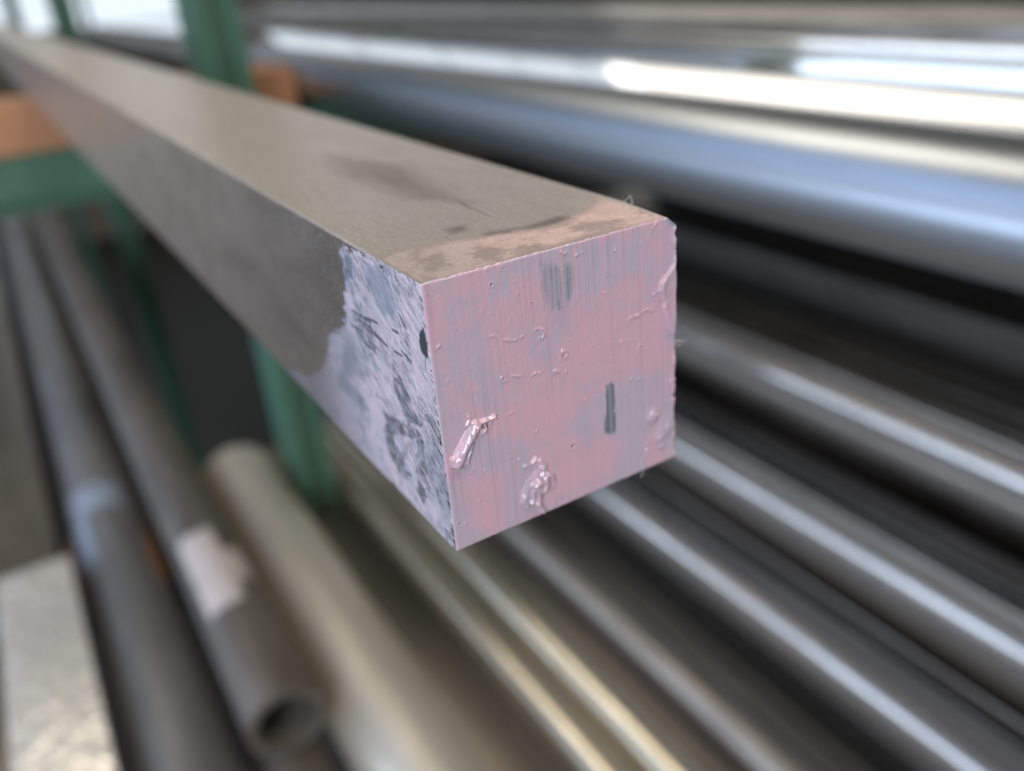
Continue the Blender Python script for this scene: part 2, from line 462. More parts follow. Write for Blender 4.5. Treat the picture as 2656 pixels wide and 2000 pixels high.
# outlines of the paint marks, in mm on each face (front: x, z; left: y, z; top: x, y)
F_BLUEPATCH = [[21.62,-1.61],[23.46,-2.69],[24.16,-3.07],[26.84,-3.31],[27.54,-6.06],[27.1,-9.22],[26.17,-10.08],[25.47,-11.22],[22.9,-10.51],[22.46,-9.73],[21.68,-7.12]]
F_BLUEFADE = [[22.51,-9.08],[26.45,-9.71],[25.78,-14.23],[23.2,-13.26]]
F_BS = [[[23.42,-3.31],[23.42,-5.0]],[[26.42,-4.05],[26.58,-9.53]],[[24.48,-9.18],[24.45,-10.71]],[[24.4,-3.13],[24.58,-4.02]],[[25.22,-5.47],[24.99,-8.22]],[[21.85,-3.34],[21.83,-6.73]]]
F_SLOT = [[34.01,-28.3],[34.85,-28.2],[35.4,-28.63],[35.37,-33.87],[35.68,-37.39],[35.33,-39.26],[33.91,-38.73],[33.21,-38.07],[33.52,-30.15]]
F_GRAY = [[[12.97,-0.31],[16.09,-0.87],[15.08,-6.64],[10.61,-5.64],[11.67,-2.01]],[[21.75,0.01],[28.5,-0.32],[44.03,-1.07],[44.0,-3.93],[42.57,-8.52],[33.12,-9.71],[27.94,-10.11],[27.6,-3.07]],[[19.8,-15.64],[22.46,-16.67],[22.03,-19.08],[19.36,-18.01]],[[34.92,-26.3],[39.43,-26.25],[43.78,-25.61],[45.5,-32.33],[35.11,-28.86]],[[11.13,-32.34],[18.08,-33.98],[17.25,-37.73],[15.44,-40.64],[14.03,-44.8],[14.15,-49.45],[9.38,-47.33],[10.99,-38.83]],[[23.76,-27.57],[33.41,-29.35],[37.36,-29.41],[37.35,-40.14],[33.04,-38.94],[23.54,-35.01]],[[35.69,-28.35],[47.31,-30.36],[46.7,-37.85],[42.41,-40.39],[43.56,-46.36],[39.26,-47.5],[37.64,-40.25]],[[34.44,-48.37],[36.86,-47.1],[42.3,-48.42],[43.21,-50.21],[34.68,-50.17]],[[-1.56,-36.17],[1.86,-35.11],[3.04,-43.21],[1.98,-47.99],[-0.59,-48.93]],[[5.84,-19.61],[12.0,-21.21],[11.38,-24.96],[5.45,-22.89]]]
F_PINK = [[[17.46,-3.48],[20.01,-3.93],[21.17,-7.42],[20.23,-10.2],[17.21,-8.93],[16.6,-5.35]],[[27.85,-11.66],[46.74,-15.68],[49.13,-28.82],[32.38,-27.46],[19.74,-19.52],[24.93,-17.65]],[[11.85,-25.13],[32.35,-28.24],[26.69,-32.08],[21.72,-34.33],[18.08,-33.98],[11.22,-31.4]],[[30.22,-38.54],[38.21,-41.28],[37.53,-44.58],[34.48,-47.27],[22.48,-47.03],[21.59,-39.96]],[[3.45,-35.76],[10.5,-36.09],[9.25,-48.62],[2.6,-46.95]]]
F_RIDGE = [[[[39.07,-17.83],[38.86,-17.06],[39.37,-16.49],[41.05,-16.61],[42.46,-16.05],[43.31,-15.81],[44.44,-16.6]],0.32,0.16],[[[10.88,-11.55],[12.2,-12.26],[13.06,-12.95],[14.66,-13.54],[16.07,-13.74],[17.07,-13.26]],0.3,0.12],[[[20.6,-13.29],[21.16,-14.02],[20.98,-14.75],[20.11,-14.83]],0.25,0.22],[[[21.87,-14.45],[21.95,-15.04]],0.2,0.16],[[[24.37,-18.41],[25.23,-18.9],[25.31,-19.75]],0.3,0.35],[[[12.17,-19.5],[12.22,-20.2],[13.13,-20.73]],0.3,0.22],[[[14.29,-19.96],[15.93,-20.61]],0.25,0.15],[[[18.63,-20.9],[19.87,-21.0]],0.3,0.25],[[[22.33,-21.98],[22.87,-21.68],[23.47,-22.23]],0.3,0.2],[[[25.01,-22.49],[25.05,-22.98]],0.2,0.2],[[[41.07,-23.03],[41.79,-22.63]],0.35,0.3],[[[37.19,-20.63],[37.38,-20.45]],0.25,0.3],[[[37.88,-20.72],[38.72,-20.61]],0.15,0.12],[[[44.85,-1.15],[45.54,-0.42],[46.09,0.33]],0.22,0.2],[[[43.46,-3.14],[44.85,-1.04]],0.15,0.08],[[[44.89,-13.52],[45.61,-13.12],[46.32,-13.19]],0.22,0.2],[[[1.05,-10.84],[1.73,-10.62]],0.3,0.15],[[[2.15,-16.6],[2.63,-17.2]],0.3,0.12],[[[2.31,-17.05],[2.78,-16.88]],0.25,0.12],[[[18.1,-32.1],[18.24,-32.53]],0.2,0.18],[[[2.23,-44.93],[2.24,-45.46]],0.18,0.25],[[[35.35,-34.25],[35.54,-34.5]],0.1,0.2],[[[42.65,-45.73],[43.11,-45.35],[43.25,-46.66]],0.22,0.2],[[[41.7,-47.33],[41.84,-48.52],[41.92,-49.41]],0.22,0.25],[[[39.23,-28.76],[39.44,-28.7]],0.25,0.18],[[[40.96,-29.32],[41.24,-29.55]],0.25,0.18],[[[49.75,-31.15],[48.99,-31.69],[49.14,-32.8],[49.92,-33.59]],0.3,0.35],[[[26.21,-38.08],[26.16,-41.23]],0.12,0.06],[[[14.09,-0.38],[14.51,-0.69]],0.3,0.2],[[[11.17,-0.46],[11.48,-0.74]],0.25,0.15],[[[23.3,0.06],[23.67,0.18]],0.2,0.2],[[[36.51,-3.27],[36.73,-2.78]],0.2,0.15],[[[38.45,0.27],[39.24,0.25]],0.2,0.15],[[[25.52,-0.88],[26.22,-1.46]],0.4,0.15],[[[28.39,-2.2],[29.4,-2.01]],0.35,0.15],[[[26.7,-5.63],[26.36,-6.19]],0.25,0.1],[[[12.9,-26.81],[13.53,-26.72]],0.25,0.15],[[[13.99,-36.58],[14.27,-36.31]],0.2,0.15],[[[5.06,-24.25],[5.66,-25.05]],0.3,0.2],[[[4.18,-33.58],[5.0,-34.77]],0.25,0.3],[[[42.37,-22.19],[40.9,-24.46]],0.12,0.05]]
F_FLAP = [[49.61,-8.78],[49.18,-9.25],[48.18,-10.16],[46.47,-11.59],[46.23,-13.17],[46.89,-14.52],[47.32,-15.36],[47.26,-17.02],[48.05,-18.7],[48.64,-20.58],[49.04,-22.44],[49.69,-21.88],[50.03,-19.01],[49.98,-11.78]]
F_FLAPRIDGE = [[47.9,-15.51],[47.47,-16.59],[48.34,-19.02],[48.94,-21.16]]
F_LUMP1 = [[[[6.29,-26.69],[5.34,-27.76],[4.25,-29.01],[3.27,-30.32],[2.66,-31.52],[1.95,-32.46]],1.0,1.5],[[[1.4,-31.27],[1.51,-32.28],[2.43,-33.38]],0.45,0.9],[[[5.56,-25.95],[6.93,-26.32],[8.35,-26.37],[9.91,-26.33]],0.4,0.9],[[[5.68,-27.88],[5.08,-30.04],[4.4,-31.72],[3.87,-33.21]],0.4,0.7],[[[5.16,-25.34],[4.61,-26.07]],0.3,0.5],[[[7.84,-27.72],[7.39,-28.51]],0.4,0.9],[[[8.95,-27.42],[8.53,-27.98]],0.2,0.3]]
F_HOLE1 = [[[7.23,-26.79],[8.02,-26.72],[7.83,-27.84],[7.5,-27.6]],[[8.54,-26.79],[9.25,-26.93],[8.76,-28.06],[8.42,-27.94]]]
F_LUMP2 = [[[[18.67,-39.72],[19.14,-40.56],[18.42,-41.32]],0.5,0.9],[[[16.71,-42.74],[17.4,-42.36],[18.67,-43.28],[18.33,-44.21],[17.04,-43.54]],0.9,1.6],[[[17.4,-44.09],[17.27,-45.64],[17.04,-46.9],[17.74,-48.29],[18.08,-49.12]],0.45,1.2],[[[16.22,-43.86],[16.22,-45.47],[15.88,-46.4]],0.5,0.9],[[[14.58,-44.5],[14.37,-45.48],[14.97,-46.14]],0.6,0.8],[[[15.75,-46.34],[17.28,-47.27]],0.4,0.7],[[[19.6,-41.54],[20.48,-42.42],[20.68,-43.31]],0.4,1.1],[[[19.28,-42.2],[19.3,-43.81],[18.81,-44.94]],0.6,0.9],[[[14.64,-46.94],[15.24,-46.12]],0.3,0.6],[[[17.42,-37.29],[16.56,-38.23]],0.3,0.7],[[[15.14,-38.19],[15.63,-38.51]],0.25,0.5],[[[18.26,-38.26],[19.35,-39.6]],0.4,0.6],[[[15.11,-44.46],[16.07,-42.47],[17.75,-41.32]],1.3,0.4],[[[20.93,-43.68],[20.99,-44.78]],0.3,0.5]]
F_DENT = [[43.06,-37.11],[45.47,-38.09],[46.38,-39.37],[45.46,-39.86],[43.64,-39.2]]
F_BUMPS = [[[44.55,-38.45],1.2,0.7],[[46.22,-43.72],1.2,0.55],[[47.93,-42.41],2.0,0.45],[[43.64,-38.66],0.5,0.5],[[45.62,-38.42],0.35,0.6],[[46.68,-45.86],0.9,0.3]]
F_DOTS = [[[11.89,-3.09],0.22],[[34.55,-6.85],0.14],[[25.57,-38.1],0.36],[[1.04,-44.66],0.22],[[1.16,-33.16],0.2],[[22.52,3.9],0.12],[[24.56,-19.4],0.15],[[45.97,-27.51],0.12],[[10.67,-27.13],0.16],[[47.88,-1.71],0.12],[[49.71,-35.79],0.3],[[12.82,-35.49],0.1],[[18.95,-8.11],0.1]]
F_DROP = [19.92,-14.1]
L_PAINT = [[31.76,-1.43],[34.78,-4.09],[33.94,-6.21],[34.37,-9.16],[37.2,-13.35],[38.31,-17.18],[41.19,-20.66],[50.68,-24.81],[55.14,-30.84],[61.46,-37.27],[75.15,-44.3],[98.51,-49.79],[89.3,-50.42]]
L_BLUE1 = [[32.28,-2.57],[28.18,-2.5],[29.95,-6.58],[33.22,-8.61],[33.94,-6.21]]
L_BLUE2 = [[22.23,-2.81],[12.37,0.48],[10.4,-0.66],[10.24,-4.33],[9.85,-7.37],[13.56,-9.79],[18.11,-9.85],[21.19,-8.29],[23.83,-5.43]]
L_STRIP = [[11.27,-0.48],[1.25,0.14],[0.21,-3.48],[0.42,-11.67],[0.29,-15.86],[0.87,-22.47],[6.05,-25.56],[7.19,-21.8],[7.6,-18.68],[7.83,-18.72],[7.1,-11.84],[8.37,-7.13],[10.45,-3.55]]
L_BLOT = [[1.19,-7.59],[0.57,-8.41],[0.45,-10.22],[0.62,-12.36],[1.4,-12.85],[3.17,-12.21],[3.6,-10.66],[2.95,-9.19]]
L_BLOTH = [[1.81,-12.79],[2.31,-15.32]]
L_STREAK1 = [[34.65,-14.57],[24.24,-13.32],[17.31,-16.19],[24.14,-20.22],[30.74,-19.53],[36.44,-18.62]]
L_STR = [[[33.6,-14.26],[24.45,-13.86]],[[30.78,-15.35],[24.35,-15.01]],[[28.67,-15.9],[19.9,-16.14]],[[24.98,-15.21],[17.9,-16.39]],[[35.46,-17.81],[29.92,-17.52]],[[30.62,-19.24],[24.03,-19.94]],[[27.38,-18.4],[24.14,-18.76]],[[26.58,-13.57],[20.85,-12.96]],[[33.24,-18.35],[31.07,-18.89]],[[14.33,-12.02],[11.83,-11.88]],[[11.44,-15.08],[7.88,-15.82]],[[14.78,-16.24],[11.77,-16.09]]]
L_PINKA = [[34.61,-29.21],[17.55,-20.16],[18.24,-25.06],[21.29,-29.42],[27.79,-33.89],[33.29,-36.23],[34.54,-34.9],[36.11,-32.12]]
L_GRAY1 = [[40.22,-21.39],[34.37,-21.0],[34.77,-26.31],[35.34,-29.17],[43.86,-32.41],[51.6,-29.6],[35.26,-35.2],[37.65,-38.08],[43.92,-37.95],[51.44,-36.75]]
L_C = [[[17.8,-22.32],[14.4,-21.04],[11.51,-22.41],[10.42,-24.91],[7.96,-25.93],[6.79,-28.16],[12.92,-29.94],[15.44,-28.65],[18.24,-25.06]],[[25.7,-32.76],[21.68,-32.05],[11.98,-30.0],[7.77,-29.99],[13.0,-33.34],[20.11,-35.1],[23.67,-37.74],[21.95,-39.01],[17.0,-38.19],[19.4,-42.44],[16.31,-42.44],[19.05,-44.63],[23.66,-44.03],[26.97,-42.44],[26.94,-37.66],[24.63,-34.32]],[[11.16,-32.01],[7.55,-30.82],[7.96,-33.85],[8.15,-37.8],[11.02,-41.26],[13.58,-40.04],[11.01,-36.29]],[[13.13,-41.84],[10.4,-42.45],[9.72,-45.14],[12.19,-47.01],[14.63,-45.2]],[[3.83,-47.42],[1.08,-47.06],[0.17,-48.79],[3.52,-49.8]],[[11.07,-39.78],[7.64,-40.99],[6.11,-42.16],[8.89,-42.15]]]
L_EDGEBLUE = [[4.9,-27.77],[0.97,-26.01],[0.14,-31.0],[0.18,-38.0],[0.22,-45.31],[3.46,-45.94],[5.12,-41.87],[7.31,-38.11],[8.02,-32.45]]
L_CRACK = [[[28.57,-30.02],[26.88,-29.97],[24.63,-29.8],[22.73,-30.51]],[[30.24,-29.93],[29.68,-29.96]],[[21.34,-23.67],[20.63,-24.58]],[[7.19,-21.8],[6.65,-22.25]],[[31.62,-45.76],[30.57,-46.08]],[[43.53,-47.7],[41.71,-48.02]]]
T_PAINT = [[-0.34,0.7],[7.62,17.2],[13.85,15.58],[17.32,14.44],[22.11,12.95],[25.91,11.0],[32.67,9.59],[37.51,12.7],[41.73,13.98],[46.89,18.28],[51.87,22.14],[52.72,19.74],[51.05,8.47],[50.14,2.31],[48.12,-1.65],[34.34,1.09],[19.38,0.71],[4.98,-1.13],[-0.53,9.92],[-0.8,15.11],[3.46,17.81],[7.68,17.17]]
T_GRAY = [[[12.85,6.44],[15.22,9.42],[16.41,8.21],[17.46,4.42],[15.07,1.2],[12.61,2.41]],[[19.06,2.8],[20.69,4.28],[23.26,3.03],[22.12,0.57],[19.38,0.71]],[[32.51,7.11],[36.76,7.91],[41.58,4.34],[40.72,2.56],[36.33,2.01],[32.15,4.41]],[[48.51,8.86],[48.97,5.95],[47.39,3.04],[46.27,5.41]],[[5.32,9.69],[9.15,11.06],[7.12,4.57],[3.72,4.71]]]
T_DARK = [[25.49,114.17],[32.84,79.56],[29.97,49.8],[27.9,35.86],[22.28,47.45],[20.96,79.71]]
T_SCR = [[[28.17,40.95],[27.09,35.36],[26.57,29.53],[26.4,23.67]],[[26.98,36.16],[26.17,31.23]],[[41.02,10.02],[41.39,6.2]],[[32.72,7.41],[32.15,4.41]]]
T_SMUDGE = [[[16.23,23.35],[20.45,23.23],[18.88,19.46],[15.91,19.46]],[[26.33,13.68],[35.98,14.38],[37.05,12.06],[30.96,10.89],[26.7,12.24]],[[19.71,16.5],[25.56,14.5],[24.01,11.97],[19.23,13.94]]]
T_RUB = [[23.66,44.69],[26.99,34.17],[26.4,23.67],[23.0,20.49],[21.17,29.36],[17.94,35.32]]

# ------------------------------------------------------------------ the square bar with its painted end
S = 50.0                                     # side in mm; everything below is worked out in mm


def hash2(ix, iy, seed):
    h = (ix.astype(np.int64) * 374761393 + iy.astype(np.int64) * 668265263 + seed * 974634777) & 0xffffffff
    h = ((h ^ (h >> 13)) * 1274126177) & 0xffffffff
    h = h ^ (h >> 16)
    return (h & 0xffff) / 65535.0


def vnoise(x, y, seed):
    ix, iy = np.floor(x), np.floor(y)
    fx, fy = x - ix, y - iy
    fx, fy = fx * fx * (3 - 2 * fx), fy * fy * (3 - 2 * fy)
    a, b_ = hash2(ix, iy, seed), hash2(ix + 1, iy, seed)
    c, d = hash2(ix, iy + 1, seed), hash2(ix + 1, iy + 1, seed)
    return (a * (1 - fx) + b_ * fx) * (1 - fy) + (c * (1 - fx) + d * fx) * fy


def fbm(x, y, seed, o=4):
    s, amp, tot = 0, 1.0, 0
    for k in range(o):
        s = s + amp * vnoise(x * 2 ** k, y * 2 ** k, seed + k * 17)
        tot += amp
        amp *= 0.55
    return s / tot


def sstep(a, b_, x):
    t = np.clip((x - a) / (b_ - a), 0, 1)
    return t * t * (3 - 2 * t)


def segdist(X, Y, pts, closed=False):
    d = np.full(X.shape, 1e9)
    P = list(pts) + ([pts[0]] if closed else [])
    for (ax, ay), (bx, by) in zip(P[:-1], P[1:]):
        dx, dy = bx - ax, by - ay
        t = np.clip(((X - ax) * dx + (Y - ay) * dy) / (dx * dx + dy * dy + 1e-9), 0, 1)
        d = np.minimum(d, np.hypot(X - ax - t * dx, Y - ay - t * dy))
    return d


def poly(X, Y, pts, soft=0.5, rag=0.0, seed=1, fx=1.0, fy=1.0):
    """soft mask of a polygon; rag = how far noise frays its outline (mm)"""
    ins = np.zeros(X.shape, bool)
    n = len(pts)
    for i in range(n):
        (x1, y1), (x2, y2) = pts[i], pts[(i + 1) % n]
        if y1 == y2:
            continue
        c = ((y1 > Y) != (y2 > Y)) & (X < (x2 - x1) * (Y - y1) / (y2 - y1) + x1)
        ins ^= c
    d = segdist(X, Y, pts, True)
    sd = np.where(ins, d, -d)
    if rag:
        sd = sd + rag * (fbm(X * fx, Y * fy, seed, 4) - 0.5) * 2
    return sstep(-soft, soft, sd)


def grid_object(name, P, attrs, keep, m, parent, close_edge=None):
    """P: (ny, nx, 3) positions in mm; keep: (ny, nx) bool of vertices to keep"""
    ny, nx = P.shape[:2]
    idx = np.arange(ny * nx).reshape(ny, nx)
    q = np.stack([idx[:-1, :-1], idx[:-1, 1:], idx[1:, 1:], idx[1:, :-1]], -1).reshape(-1, 4)
    k = keep.reshape(-1)
    q = q[k[q].all(1)]
    used = np.unique(q)
    remap = np.full(ny * nx, -1); remap[used] = np.arange(len(used))
    q = remap[q]
    co = (P.reshape(-1, 3)[used] * 0.001).astype(np.float32)
    me = bpy.data.meshes.new(name)
    me.vertices.add(len(used)); me.vertices.foreach_set('co', co.ravel())
    me.loops.add(len(q) * 4); me.loops.foreach_set('vertex_index', q.ravel().astype(np.int32))
    me.polygons.add(len(q)); me.polygons.foreach_set('loop_start', np.arange(0, len(q) * 4, 4, dtype=np.int32))
    me.update(calc_edges=True)
    for an, av in attrs.items():
        at = me.attributes.new(an, 'FLOAT', 'POINT')
        at.data.foreach_set('value', av.reshape(-1)[used].astype(np.float32))
    me.shade_smooth()
    me.update()
    return link(name, me, m, parent)


def attr(nt, name):
    return N(nt, 'ShaderNodeAttribute', attribute_name=name).outputs['Fac']


def mixc(nt, fac, a, b_):
    m = N(nt, 'ShaderNodeMix', data_type='RGBA')
    nt.links.new(fac, m.inputs[0])
    for s, k in ((a, 6), (b_, 7)):
        if isinstance(s, tuple):
            m.inputs[k].default_value = (*s, 1)
        else:
            nt.links.new(s, m.inputs[k])
    return m.outputs[2]


def paint_material(name, base, tint, metal, dark, rough=0.38, metal_rough=0.42):
    """pink marking paint; the mesh carries how thin or shaded it is (tint), where metal shows (bare), dirt and hole shade (dark)"""
    m, nt, b = mat(name)
    L = nt.links.new
    tc = N(nt, 'ShaderNodeTexCoord')
    n = N(nt, 'ShaderNodeTexNoise', i_Scale=2200.0, i_Detail=3.0)
    L(tc.outputs['Object'], n.inputs['Vector'])
    n2 = N(nt, 'ShaderNodeTexNoise', i_Scale=260.0, i_Detail=5.0, i_Roughness=0.6)
    L(tc.outputs['Object'], n2.inputs['Vector'])
    c = mixc(nt, attr(nt, 'tint'), base, tint)
    c = mixc(nt, ramp(nt, n2.outputs[0], [(0.3, 0.0), (0.75, 0.22)]).outputs[0], c, tuple(min(1, k * 1.22) for k in base))
    c = mixc(nt, ramp(nt, n.outputs[0], [(0.45, 0.0), (0.8, 0.10)]).outputs[0], c, tuple(k * 0.55 for k in base))
    bare = attr(nt, 'bare')
    c = mixc(nt, bare, c, metal)
    c = mixc(nt, attr(nt, 'dark'), c, dark)
    L(c, b.inputs['Base Color'])
    mr = N(nt, 'ShaderNodeMapRange', i_1=0.0, i_2=1.0, i_3=rough, i_4=metal_rough)
    L(bare, mr.inputs[0]); L(mr.outputs[0], b.inputs['Roughness'])
    mm = N(nt, 'ShaderNodeMath', operation='MULTIPLY', i_1=0.35)
    L(bare, mm.inputs[0]); L(mm.outputs[0], b.inputs['Metallic'])
    bp = N(nt, 'ShaderNodeBump', i_Strength=0.25, i_Distance=0.00004)
    L(n2.outputs[0], bp.inputs['Height']); L(bp.outputs[0], b.inputs['Normal'])
    b.inputs['Specular IOR Level'].default_value = 0.5
    gw = N(nt, 'ShaderNodeMapRange', i_1=0.0, i_2=1.0, i_3=0.12, i_4=1.0)
    L(attr(nt, 'gloss'), gw.inputs[0]); L(gw.outputs[0], b.inputs['Coat Weight'])
    b.inputs['Coat Roughness'].default_value = 0.07
    return m


PINK = (0.55, 0.350, 0.435)
GREY = (0.40, 0.375, 0.45)
bar = empty('square_bar', (0, 0, 0))
tag(bar, 'solid square steel bar with its sawn end painted pink, sharp in the foreground', 'metal bar')

# body: solid square section, slightly broken edges, a wider chamfer on the top right edge at the near end
BL = 3100.0


def body_profile(y):
    c = 0.35
    k = max(0.0, 1 - y / 14.0)
    t = 0.5 + 1.5 * k
    return [(c, 0), (0, -c), (0, -S + c), (c, -S), (S - c, -S), (S, -S + c), (S, -t * 0.9), (S - t, 0)]


ys = [0.0, 1, 2, 4, 6, 8, 11, 14, 30, 60, 110, 200, 400, 800, 1400, 2200, BL]
v, f = [], []
for y in ys:
    v += [(x / 1000, y / 1000, z / 1000) for x, z in body_profile(y)]
n = 8
for k in range(len(ys) - 1):
    a, b2 = k * n, (k + 1) * n
    f += [(a + i, b2 + i, b2 + (i + 1) % n, a + (i + 1) % n) for i in range(n)]
f += [tuple(range(n)), tuple(reversed([(len(ys) - 1) * n + i for i in range(n)]))]


def bar_steel(name, ca, cb, ro, soot=False):
    m, nt, b = mat(name)
    L = nt.links.new
    tc = N(nt, 'ShaderNodeTexCoord')

    def noise(sc, scale, det, rg=0.6, loc=(0, 0, 0), rot=(0, 0, 0)):
        mp = N(nt, 'ShaderNodeMapping')
        mp.inputs['Scale'].default_value = sc
        mp.inputs['Location'].default_value = loc
        mp.inputs['Rotation'].default_value = rot
        L(tc.outputs['Object'], mp.inputs[0])
        q = N(nt, 'ShaderNodeTexNoise', i_Scale=scale, i_Detail=det, i_Roughness=rg)
        L(mp.outputs[0], q.inputs['Vector'])
        return q.outputs[0]
    fine = noise((1, 0.06, 1), 1500, 3)
    grain = noise((1, 0.5, 1), 1400, 2)
    mott = noise((1, 0.35, 1), 90, 6, 0.7)
    blot = noise((1, 0.3, 1), 26, 5, 0.6, (0.3, 0.1, 0.7))
    c = mixc(nt, ramp(nt, mott, [(0.35, 0.0), (0.7, 1.0)]).outputs[0], ca, cb)
    c = mixc(nt, ramp(nt, blot, [(0.45, 0.0), (0.72, 0.22)]).outputs[0], c, (0.30, 0.25, 0.20))
    if soot:                                         # smoky heat stain just behind the paint
        sx = N(nt, 'ShaderNodeSeparateXYZ')
        L(tc.outputs['Object'], sx.inputs[0])
        near = ramp(nt, sx.outputs[1], [(0.0, 0.75), (0.07, 0.7), (0.17, 0.25), (0.6, 0.0)])
        sm = N(nt, 'ShaderNodeMath', operation='MULTIPLY')
        L(near.outputs[0], sm.inputs[0])
        L(ramp(nt, blot, [(0.3, 0.45), (0.6, 1.0)]).outputs[0], sm.inputs[1])
        c = mixc(nt, sm.outputs[0], c, (0.21, 0.16, 0.13))
    c = mixc(nt, ramp(nt, fine, [(0.3, 0.5 if soot else 0.30), (0.6, 0.0)]).outputs[0], c, (0.24, 0.23, 0.22))
    c = mixc(nt, ramp(nt, grain, [(0.50, 0.0), (0.75, 0.45)]).outputs[0], c, (0.80, 0.77, 0.70))
    L(c, b.inputs['Base Color'])
    b.inputs['Metallic'].default_value = 0.97 if soot else 0.6
    mr = N(nt, 'ShaderNodeMapRange', i_1=0.3, i_2=0.7, i_3=ro[0], i_4=ro[1])
    L(mott, mr.inputs[0]); L(mr.outputs[0], b.inputs['Roughness'])
    bp = N(nt, 'ShaderNodeBump', i_Strength=0.25, i_Distance=0.00008)
    L(fine, bp.inputs['Height'])
    bp2 = N(nt, 'ShaderNodeBump', i_Strength=0.45, i_Distance=0.00008)
    L(grain, bp2.inputs['Height']); L(bp.outputs[0], bp2.inputs['Normal'])
    L(bp2.outputs[0], b.inputs['Normal'])
    return m


M_BAR = bar_steel('blasted_steel', (0.58, 0.51, 0.45), (0.49, 0.43, 0.38), (0.34, 0.44))
M_SCALE = bar_steel('brown_mill_scale', (0.50, 0.385, 0.305), (0.37, 0.28, 0.22), (0.34, 0.46), True)
body = link('bar_body', mesh('bar_body', v, f, 25), M_BAR, bar)
body.data.materials.append(M_SCALE)
for p in body.data.polygons:                     # the sides keep their brown mill scale, the top is cleaned
    if abs(p.normal.x) > 0.9:
        p.material_index = 1


# ---- front: the painted sawn face -----------------------------------------------------------
def front_face():
    n = 430
    u = np.linspace(0, S, n); w = np.linspace(-S, 0, n)
    X, Z = np.meshgrid(u, w)
    # saw lines running top to bottom, slightly bowed
    xb = X + 0.35 * np.sin(Z * 0.05 + 1.0)
    saw = (vnoise(xb * 3.2, Z * 0.02, 5) - 0.5) + 0.8 * (vnoise(xb * 6.5, Z * 0.03, 9) - 0.5) + 0.4 * (vnoise(xb * 1.1, Z * 0.01, 2) - 0.5)
    cloud = fbm(X * 0.16, Z * 0.12, 31, 4)
    tint = 0.24 + sstep(0.40, 0.64, cloud) * 0.6
    for k, P in enumerate(F_GRAY):
        tint = np.maximum(tint, 0.85 * poly(X, Z, P, 1.4, 2.4, 40 + k, 0.9, 0.12))
    for k, P in enumerate(F_PINK):
        tint = tint * (1 - 0.75 * poly(X, Z, P, 1.2, 2.0, 60 + k, 0.5, 0.3))
    tint = np.clip(tint + saw * 0.5 * (0.5 + tint), 0, 1)
    sawl = sstep(0.62, 0.9, vnoise(xb * 4.6, Z * 0.03, 19)) * (0.3 + 0.7 * sstep(0.4, 0.6, fbm(X * 0.2, Z * 0.08, 71, 3)))
    bare = 0.80 * poly(X, Z, F_BLUEPATCH, 0.9, 1.1, 3, 2.2, 0.25) * (0.75 + saw * 0.8)
    bare = np.maximum(bare, 0.22 * poly(X, Z, F_BLUEFADE, 0.7, 0.9, 4, 2.0, 0.2))
    thick = 0.10 + 0.05 * (fbm(X * 0.5, Z * 0.5, 8, 4) - 0.5)
    thick += saw * 0.020 * (1 - 0.4 * sstep(0.3, 0.0, tint))
    thick += 0.03 * (fbm(X * 1.8, Z * 1.8, 12, 3) - 0.5)
    dark = np.zeros_like(X)
    for s in F_BS:
        dark = np.maximum(dark, 0.34 * sstep(0.45, 0.05, segdist(X, Z, s)) * (0.6 + saw * 1.2))
    dark = np.maximum(dark, 0.16 * sawl)
    slot = poly(X, Z, F_SLOT, 0.22, 0.6, 7, 4.0, 0.25)
    bare = np.maximum(bare, slot * 0.95)
    dark = np.maximum(dark, slot * (0.42 + 0.6 * saw))
    thick -= slot * 0.14
    thick -= 0.05 * bare
    H = np.zeros_like(X)
    rn = fbm(X * 2.4, Z * 2.4, 77, 3)
    for P, wd, h in F_RIDGE:
        d = segdist(X, Z, P)
        H = np.maximum(H, 0.85 * h * np.exp(-(d / (wd * 0.8)) ** 2) * (0.15 + 1.5 * sstep(0.35, 0.68, rn)))
    # glossy lifted lip by the right edge
    flap = poly(X, Z, F_FLAP, 0.30, 0.1, 5)
    H = np.maximum(H, flap * (0.40 + 0.10 * np.sin(Z * 0.5) + 0.35 * sstep(2.2, 0.2, segdist(X, Z, F_FLAP, True) + 1.2 * (X > 47.5))))
    H = np.maximum(H, 0.5 * np.exp(-(segdist(X, Z, F_FLAPRIDGE) / 0.5) ** 2))
    for (cx, cz), r, h in F_BUMPS:
        d = np.hypot(X - cx, Z - cz) / r
        H = np.maximum(H, h * np.exp(-d ** 2) * (0.3 + 1.4 * rn))
    L1 = np.zeros_like(X)
    fold = fbm(X * 0.55 + 3, Z * 0.55, 91, 2)
    crease = 1 - np.abs(2 * fbm(X * 0.9, Z * 0.5 + 4, 95, 2) - 1)
    for P, wd, h in F_LUMP1 + F_LUMP2:
        d = segdist(X + 0.5 * (fold - 0.5), Z + 0.3 * (fbm(X * 1.1, Z * 1.1, 97, 2) - 0.5), P)
        prof = np.clip(1 - (d / (wd * 1.1)) ** 2, 0, 1) ** 0.85
        L1 = np.maximum(L1, 0.92 * h * prof * (0.75 + 0.45 * fold) - 0.13 * h * prof * sstep(0.86, 0.99, crease))
    for _ in range(2):                               # wet paint rounds its own edges
        L1 = (L1 + np.roll(L1, 1, 0) + np.roll(L1, -1, 0) + np.roll(L1, 1, 1) + np.roll(L1, -1, 1)) / 5
    H = np.maximum(H, L1)
    H = H + 0.07 * np.exp(-(segdist(X, Z, F_SLOT, True) / 0.16) ** 2) * (0.2 + 1.3 * rn)
    bare = np.maximum(bare, 0.8 * sstep(2.6, 1.2, np.hypot(X - S, (Z + 0.4) * 1.3) + 1.2 * (rn - 0.5)))
    holes = np.zeros_like(X)
    for P in F_HOLE1:
        holes = np.maximum(holes, poly(X, Z, P, 0.18, 0.1, 3))
